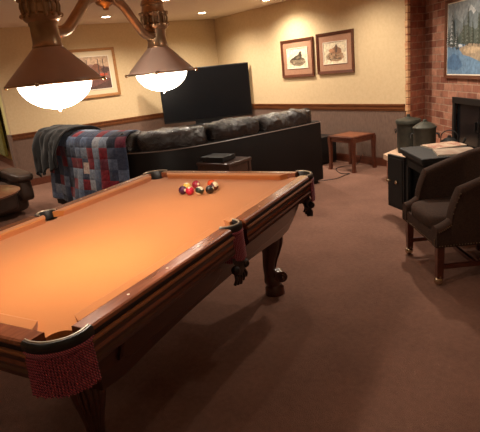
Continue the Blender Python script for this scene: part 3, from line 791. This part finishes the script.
for s in (-1, 1):
    bm = BM(); box(bm, (s*.295, -.176, .33), (.56, .016, .46), .004); d_ = obj('door', bm, M_endwood, st)
    bm = BM(); ball(bm, (s*.06, -.195, .36), .013, 10); obj('knob', bm, M_brass, d_, True)
bm = BM()
for s in (-1, 1): box(bm, (s*.55, .03, .03), (.08, .38, .06))
obj('plinth', bm, M_black, st)

# ------------------------------------------------------------------ end table behind the sofa with a black box on it
et = thing('end_table', 'small dark wooden end table between the sofa back and the pool table', 'table', (-2.30, 2.79, 0), radians(17))
bm = BM(); box(bm, (0, 0, .635), (.43, .38, .03), .006); obj('tabletop', bm, M_endwood, et)
bm = BM(); box(bm, (0, 0, .57), (.40, .35, .10), .004); obj('drawer_box', bm, M_endwood, et)
for sx in (-1, 1):
    for sy in (-1, 1):
        bm = BM(); box(bm, (sx*.19, sy*.16, .31), (.04, .04, .62), .004); obj('leg', bm, M_endwood, et)
bm = BM(); box(bm, (0, 0, .16), (.38, .32, .02), .003); obj('lower_shelf', bm, M_endwood, et)
db = thing('media_box', 'black electronics box lying on the small end table', 'box', (-2.33, 2.74, .65), radians(20))
bm = BM(); box(bm, (0, 0, .03), (.29, .22, .045), .005); obj('casing', bm, M_black, db)
bm = BM()
for sx in (-1, 1):
    for sy in (-1, 1): lathe(bm, [(.012, .0), (.012, .009), (0, .0095)], (sx*.12, sy*.09, 0), 8)
obj('feet', bm, M_tvb, db)

# ------------------------------------------------------------------ wooden stool / side table
stl = thing('side_table', 'small reddish wooden side table standing against the back wall', 'table', (-2.92, 5.32, 0), radians(-2))
bm = BM(); box(bm, (0, 0, .472), (.48, .44, .026), .007); tp = obj('tabletop', bm, M_stoolwood, stl)
bm = BM(); box(bm, (0, 0, .4858), (.40, .34, .0025)); obj('inlay', bm, M_stooltop, tp)
bm = BM()
box(bm, (0, -.195, .43), (.40, .018, .055)); box(bm, (0, .195, .43), (.40, .018, .055)); box(bm, (-.225, 0, .43), (.018, .34, .055)); box(bm, (.225, 0, .43), (.018, .34, .055)); obj('apron', bm, M_stoolwood, stl)
for sx in (-1, 1):
    for sy in (-1, 1):
        bm = BM(); rings = []
        for z, w_, o_ in ((.46, .025, 0), (.40, .025, 0), (.3, .021, -.002), (.12, .018, 0), (.03, .020, .004), (0, .024, .008)):
            cx, cy = sx*(.225+o_), sy*(.195+o_); rings.append([Vector((cx+a*w_, cy+b*w_, z)) for a, b in ((-1, -1), (1, -1), (1, 1), (-1, 1))])
        loft(bm, rings); obj('leg', bm, M_stoolwood, stl)
# power cord on the carpet
bm = BM(); tube(bm, catmull([(-3.0, 5.60, .13), (-3.05, 5.55, .008), (-3.11, 5.2, .008), (-2.82, 4.98, .008), (-2.70, 5.03, .008), (-2.69, 4.92, .008), (-2.65, 4.73, .008), (-2.72, 4.56, .008), (-2.80, 4.50, .008)], 8), .0045, 6)
tag(obj('power_cord', bm, M_black, None, True), 'thin black cord lying on the carpet below the side table', 'cord')
# black speaker box by the sofa end
sb = thing('subwoofer', 'black floor speaker box against the wall beyond the sofa end', 'speaker', (-3.64, 5.40, 0), 0)
bm = BM(); box(bm, (0, 0, .215), (.34, .34, .39), .006); obj('cabinet', bm, M_black, sb)
bm = BM(); box(bm, (0, -.172, .22), (.30, .01, .34), .003); obj('grille', bm, M_tvb, sb)
bm = BM()
for sx in (-1, 1):
    for sy in (-1, 1): lathe(bm, [(.02, 0), (.02, .021), (0, .022)], (sx*.13, sy*.13, 0), 10)
obj('feet', bm, M_tvb, sb)

# ------------------------------------------------------------------ stove with an open door, magazines, tins on the hearth
sd = Vector((.82, -.572, 0)).normalized(); sn = Vector((-sd.y, sd.x, 0)); SF = Vector((-.92, 3.85, 0)); sang = atan2(sd.y, sd.x)
sv = thing('wood_stove', 'black cast iron wood stove with its door swung open beside the armchair', 'stove', SF, sang)
bm = BM(); W = .54
for c_, s_ in (((W/2, .37, .36), (W-.04, .03, .52)), ((.035, .2, .36), (.03, .36, .52)), ((W-.035, .2, .36), (.03, .36, .52)), ((W/2, .2, .12), (W-.04, .36, .03)), ((W/2, .2, .61), (W-.04, .36, .03)),
               ((W/2, .035, .58), (W-.04, .03, .09)), ((W/2, .035, .15), (W-.04, .03, .06)), ((.06, .035, .36), (.06, .03, .5)), ((W-.06, .035, .36), (.06, .03, .5))): box(bm, c_, s_, .004)
obj('body', bm, M_iron, sv)
bm = BM(); box(bm, (W/2, .24, .665), (W+.06, .52, .05), .012); box(bm, (W/2, .22, .635), (W+.01, .44, .03), .006); obj('top_plate', bm, M_iron, sv)
for x in (.05, W-.05):
    for y in (.06, .33):
        bm = BM(); tube(bm, catmull([(x, y, .115), (x, y-.015, .08), (x, y-.02, .04), (x, y-.025, 0.0)], 4), [.026]*4+[.02]*4+[.016]*4+[.02], 8); obj('leg', bm, M_iron, sv)
# door in the stove's frame, hinged at its left front edge, opening outwards
bm = BM(); da = radians(196); Dv = Vector((cos(da), sin(da), 0)); Dn = Vector((-Dv.y, Dv.x, 0)); O = Vector((.02, .02, 0))
def DP(x, y, z): return O+Dv*x+Dn*y+Vector((0, 0, z))
for (x0, x1, z0, z1, y0, y1) in ((.0, .27, .09, .60, -.014, .014), (.025, .245, .115, .575, .012, .02)):
    a = [DP(x0, y0, z0), DP(x1, y0, z0), DP(x1, y0, z1), DP(x0, y0, z1)]; b = [DP(x0, y1, z0), DP(x1, y1, z0), DP(x1, y1, z1), DP(x0, y1, z1)]
    loft(bm, [a, b])
dr = obj('door', bm, M_iron, sv)
bm = BM()
hp = []
for k in range(60):
    a = k*.7; hp.append(DP(.235-.0009*k, (.05+.011*cos(a)), .36+.011*sin(a)))
tube(bm, hp, .0036, 5); tube(bm, [DP(.23, .015, .36), DP(.235, .05, .36)], .005, 6); obj('coil_handle', bm, M_chrome, dr, True, label='shiny coiled wire handle')
bm = BM(); ball(bm, DP(.10, .03, .355), .02, 10); obj('latch_knob', bm, M_chrome, dr, True)

# magazines lying on the stove top
mg1 = Mat('magazine_page', (206, 184, 158), .55); sp1 = mg1.noise(mg1.coords(), 9, 5, .7, .4)
mg1.color(mg1.ramp(sp1, [(.35, (206, 186, 160)), (.5, (186, 156, 130)), (.56, (150, 70, 56)), (.62, (196, 172, 144)), (.8, (110, 104, 100))]))
mg2 = noisy('magazine_cover', (188, 170, 150), (150, 120, 100), 14, .5)
def mag(label, x, y, z, rz, w_, h_, t_, m_):
    t = thing('magazine', label, 'magazine', (x, y, z), rz)
    bm = BM(); box(bm, (0, 0, t_/2), (w_, h_, t_)); pg = obj('pages', bm, M_white, t)
    bm = BM(); rings = []
    n = 10
    loft(bm, [[(-w_/2-.002+(w_+.004)*k/n, -h_/2-.002, t_+.0006+.004*sin(pi*k/n)), (-w_/2-.002+(w_+.004)*k/n, h_/2+.002, t_+.0006+.004*sin(pi*k/n)), (-w_/2-.002+(w_+.004)*k/n, h_/2+.002, t_+.0002), (-w_/2-.002+(w_+.004)*k/n, -h_/2-.002, t_+.0002)] for k in range(n+1)])
    obj('cover', bm, m_, t)
def SPt(x, y): q = SF+sd*x+sn*y; return q.x, q.y
x_, y_ = SPt(.10, .33); mag('pale magazine lying leftmost on the wood stove top', x_, y_, .6905, sang+.15, .24, .30, .010, mg1.m)
x_, y_ = SPt(.42, .30); mag('open picture magazine lying on the stove top near the armchair', x_, y_, .6905, sang-.2, .26, .30, .012, mg2)

def tin(label, x, y, z0, r, h_, lid, handle):
    t = thing('lidded_tin', label, 'tin', (x, y, z0), random.random())
    bm = BM(); lathe(bm, [(0, 0), (r*.92, 0), (r*.94, .01), (r, h_*.15), (r, h_*.72), (r*1.03, h_*.74), (r*1.03, h_*.77), (0, h_*.77)], (0, 0, 0), 28); b_ = obj('body', bm, M_can2, t, True)
    bm = BM()
    if lid == 'cone': lathe(bm, [(0, h_*.772), (r*1.07, h_*.772), (r*1.07, h_*.80), (r*.6, h_*.90), (r*.18, h_*.95), (r*.2, h_*.98), (r*.12, h_), (0, h_)], (0, 0, 0), 28)
    else: lathe(bm, [(0, h_*.772), (r*1.12, h_*.772), (r*1.14, h_*.84), (r*1.08, h_*.87), (r*.5, h_*.90), (r*.18, h_*.94), (r*.16, h_), (0, h_)], (0, 0, 0), 28)
    obj('lid', bm, M_can2d, t, True)
    for s in (-1, 1):
        bm = BM(); tube(bm, catmull([(s*r*.98, -.03, h_*.62), (s*(r+.03), -.028, h_*.60), (s*(r+.035), 0, h_*.5), (s*(r+.03), .028, h_*.60), (s*r*.98, .03, h_*.62)], 5), .006, 6); obj('handle', bm, M_black, t, True)
tin('tall green-grey lidded tin on the hearth, behind and left of the smaller one', -1.85, 5.16, .35, .13, .455, 'flat', 1)
tin('smaller green-grey tin with conical lid on the hearth beside the stove', -1.53, 5.03, .35, .122, .42, 'cone', 1)
# dark kettle tucked behind the smaller tin
kt = thing('iron_kettle', 'dark rounded iron kettle half hidden behind the conical lidded tin', 'kettle', (-1.33, 5.20, .35), .4)
bm = BM(); lathe(bm, [(0, 0), (.08, 0), (.105, .04), (.11, .10), (.09, .16), (.05, .19), (.02, .20), (.018, .22), (0, .225)], (0, 0, 0), 24); obj('body', bm, M_iron, kt, True)
bm = BM(); tube(bm, catmull([(-.09, 0, .15), (-.08, 0, .24), (0, 0, .28), (.08, 0, .24), (.09, 0, .15)], 5), .006, 6); obj('handle', bm, M_iron, kt, True)
bm = BM(); tube(bm, catmull([(.09, 0, .08), (.14, 0, .12), (.17, 0, .19)], 5), .014, 8); obj('spout', bm, M_iron, kt, True)

# ------------------------------------------------------------------ armchair
cdv = Vector((.16+.36, 2.85-3.2, 0)).normalized(); cm = Vector((-.10, 3.025, 0)); cang = atan2(cdv.y, cdv.x)
ch = thing('armchair', 'taupe barrel armchair with nailhead trim and front casters beside the stove', 'armchair', cm, cang)
HWc, DP_ = .335, .60
def upath():
    pts = [(-HWc, -.04), (-HWc, .0), (-HWc, .03), (-HWc, .055), (-HWc, .07), (-HWc, .085), (-HWc, .11), (-HWc, .26), (-HWc*.94, .42), (-HWc*.70, .54), (-.12, .595), (.12, .595), (HWc*.70, .54), (HWc*.94, .42), (HWc, .26), (HWc, .11), (HWc, .085), (HWc, .07), (HWc, .055), (HWc, .03), (HWc, .0), (HWc, -.04)]
    return catmull([(a, b, 0) for a, b in pts], 8)
UP = upath()
def ztop(y):
    if y < .055: return .425+.045*max(0, (y+.04)/.095)**1.5
    if y < .11:
        t = (y-.055)/.055; return .47+.205*t**.6
    return .675+.17*(y-.11)/.5
TH = .085
bm = BM(); rings = []
for i, p in enumerate(UP):
    d = (UP[min(i+1, len(UP)-1)]-UP[max(i-1, 0)]).normalized(); nn = Vector((-d.y, d.x, 0))   # inward? check below
    if nn.dot(Vector((0, .25, 0))-p) > 0: nn = -nn
    zt = ztop(p.y); r = TH/2; c = p-nn*r; ring = [p+nn*0+Vector((0, 0, .285)), p+nn*.006+Vector((0, 0, zt-.12)), p+Vector((0, 0, zt-.05))]
    for k in range(9):
        a = pi*k/8; ring.append(c+nn*(r*1.12*cos(a))+Vector((0, 0, zt-.035+.035*sin(a))))
    ring += [p-nn*TH+Vector((0, 0, zt-.06)), p-nn*(TH+.0)+Vector((0, 0, .285))]
    rings.append(ring)
loft(bm, rings); obj('shell', bm, M_chairfab, ch, True)
bm = BM(); pts = [(-.27, -.035), (.27, -.035)] + [(x_, y_) for x_, y_ in ((.25, .3), (.2, .44), (.1, .5), (-.1, .5), (-.2, .44), (-.25, .3))]
prism(bm, pts, .285, .37); obj('seat_rail', bm, M_chairfab, ch)
bm = BM(); rings = []   # crowned seat cushion, its front wider and rounded
n = 16
for zz, sc_ in ((.365, .96), (.38, 1.0), (.42, 1.015), (.446, .98), (.460, .88), (.468, .6), (.470, .2)):
    ring = []
    for k in range(40):
        a = 2*pi*k/40; x = math.copysign(abs(cos(a))**.45, cos(a))*.245*sc_; y = .225+math.copysign(abs(sin(a))**.45, sin(a))*.265*sc_
        ring.append(Vector((x, y, zz)))
    rings.append(ring)
loft(bm, rings); obj('seat', bm, M_chairfab, ch, True)
M_nail = Mat('dull_brass_nail', (120, 96, 74), .4, metal=.7).m
bm = BM()   # nailheads on the front edge of each arm and along the base
for s in (-1, 1):
    xs = s*(HWc-.003)
    for k in range(22):
        t = k/21; y = -.046+.001; z = .30+.10*t if t < .4 else None
        if z is None:
            yy = -.03+(t-.4)/.6*.14; z = ztop(yy)-.035; y = yy
        for off in (.0,):
            ball(bm, (xs-s*.005+s*.012 if t >= .4 else s*(HWc-.02), y, z), .0045, 6)
for k in range(30): ball(bm, (-.26+.52*k/29, -.037, .297), .004, 6)
for s in (-1, 1):
    for k in range(16): ball(bm, (s*(HWc+.003), -.02+.28*k/15, .297), .004, 6)
obj('nailhead_trim', bm, M_nail, ch, True, kind='stuff')
def cleg(x0, y0, x1, y1, w0, w1, z0):
    bm = BM(); rings = [[Vector((x+a*w_, y+b*w_, z)) for a, b in ((-1, -1), (1, -1), (1, 1), (-1, 1))] for x, y, w_, z in ((x0, y0, w0, .30), (x0*.999+.001*x1, y0, w0, .24), (x1, y1, w1, z0))]
    loft(bm, rings); return obj('leg', bm, M_chairwood, ch)
for s in (-1, 1):
    lg = cleg(s*.29, 0, s*.29, 0, .024, .02, .055)
    bm = BM(); lathe(bm, [(0, .055), (.020, .055), (.022, .065), (.018, .08), (0, .08)], (s*.29, 0, 0), 14); ball(bm, (s*.29, -.004, .031), .031, 14, (.85, 1, 1)); tube(bm, [(s*.29-.02, .006, .024), (s*.29+.02, .006, .024)], .008, 8); box(bm, (s*.29, .0, .05), (.03, .03, .018), .003)
    obj('caster', bm, M_chrome, lg, True)
    cleg(s*.24, .46, s*.25, .53, .022, .018, 0)
bm = BM(); box(bm, (-.275, .25, .125), (.022, .50, .03)); box(bm, (.275, .25, .125), (.022, .50, .03)); box(bm, (0, .25, .125), (.54, .022, .028)); obj('stretcher', bm, M_chairwood, ch)

# ------------------------------------------------------------------ left edge: recliner, round table, curtain
rc = thing('leather_recliner', 'brown leather recliner at the left edge beyond the round table', 'recliner', (-5.04, .86, 0), radians(95)); rc.scale = (1, 1, .80)
# local: faces -y, width x
def puff(c_, s_, amp=.012, seed=0, pw=.5):
    bm = BM(); r_ = bmesh.ops.create_uvsphere(bm, u_segments=32, v_segments=20, radius=1)
    for v_ in r_['verts']:
        p = v_.co.copy(); q = Vector([math.copysign(abs(a)**pw, a) for a in p]); L_ = max(1e-6, q.length)
        q = Vector((q.x*s_[0]/2, q.y*s_[1]/2, q.z*s_[2]/2))+Vector(c_)
        w_ = noise.noise(q*6+Vector((seed, 0, 0)))*amp*2; v_.co = q+p.normalized()*w_
    return bm
obj('base', puff((0, .05, .24), (.90, .80, .40), .006, 1, .3), M_reclin, rc, True)
obj('seat_cushion', puff((0, -.02, .44), (.54, .70, .20), .012, 2), M_reclin, rc, True)
obj('footrest', puff((0, -.40, .28), (.56, .12, .34), .01, 3), M_reclin, rc, True)
obj('backrest', puff((0, .40, .66), (.66, .26, .66), .018, 4), M_reclin, rc, True)
obj('headrest', puff((0, .36, .92), (.56, .22, .26), .018, 5), M_reclin, rc, True)
for s in (-1, 1):
    a_ = obj('arm', puff((s*.40, -.02, .40), (.20, .86, .40), .008, 6+s, .4), M_reclin, rc, True)
    obj('arm_pad', puff((s*.40, -.05, .60), (.25, .86, .15), .01, 8+s), M_reclin, a_, True)
rt = thing('round_table', 'round glossy wooden table at the left edge in front of the recliner', 'table', (-3.99, .62, 0), .3)
bm = BM(); lathe(bm, [(0, .47), (.44, .47), (.47, .475), (.485, .488), (.485, .497), (.47, .505), (0, .505)], (0, 0, 0), 64); obj('tabletop', bm, M_roundwood, rt, True)
bm = BM(); lathe(bm, [(0, .10), (.05, .10), (.06, .14), (.035, .2), (.05, .3), (.04, .4), (.10, .468), (0, .469)], (0, 0, 0), 24); obj('pedestal', bm, M_roundwood, rt, True)
for k in range(4):
    a = k*pi/2+.4; bm = BM(); tube(bm, catmull([(.03*cos(a), .03*sin(a), .13), (.15*cos(a), .15*sin(a), .12), (.25*cos(a), .25*sin(a), .05), (.32*cos(a), .32*sin(a), .02)], 5), .02, 8); obj('leg', bm, M_roundwood, rt, True)
ms = noisy('olive_curtain_cloth', (98, 92, 52), (122, 114, 66), 20, .95, .3, 60, .004)
bm = BM(); rings = []; N = 90
front, back = [], []
for k in range(N+1):
    x = -10.6+1.35*k/N; y = 1.90+.03*sin(k*.75); front.append((x, y)); back.append((x, y+.012))
prism(bm, front+back[::-1], .03, 1.05)
bm.free()
cu = thing('curtain', 'olive green curtain hanging on the yellow hall wall at the left edge', 'curtain', (0, 0, 0))
bm = BM(); prism(bm, front+back[::-1], .25, 2.05); obj('cloth', bm, ms, cu, True)
bm = BM(); tube(bm, [(-10.75, 1.9, 2.08), (-9.1, 1.9, 2.08)], .014, 8); obj('curtain_rod', bm, M_black, cu, True)

# ------------------------------------------------------------------ light, camera, view
w = bpy.data.worlds.new('World'); SC.world = w; w.use_nodes = True
w.node_tree.nodes['Background'].inputs[0].default_value = (1, .78, .58, 1); w.node_tree.nodes['Background'].inputs[1].default_value = .02
def cam():
    yaw, pitch, roll, f = radians(-56.68701), radians(16.6038), radians(-5.9014), 499.62
    F = Vector((sin(yaw)*cos(pitch), cos(yaw)*cos(pitch), -sin(pitch))); r0 = Vector((cos(yaw), -sin(yaw), 0)); u0 = r0.cross(F)
    r = r0*cos(roll)+u0*sin(roll); u = -r0*sin(roll)+u0*cos(roll)
    cd = bpy.data.cameras.new('camera'); cd.sensor_width = 36; cd.sensor_fit = 'HORIZONTAL'; cd.lens = 36*f/480
    o = bpy.data.objects.new('camera', cd); link(o)
    M = Matrix(((r.x, u.x, -F.x), (r.y, u.y, -F.y), (r.z, u.z, -F.z))).to_4x4(); M.translation = Vector((2.0005, .0897, 1.54736))
    o.matrix_world = M; SC.camera = o
cam()
vs_ = SC.view_settings; vs_.view_transform = 'Standard'; vs_.look = 'None'; vs_.gamma = 1; vs_.use_curve_mapping = False; vs_.exposure = .35
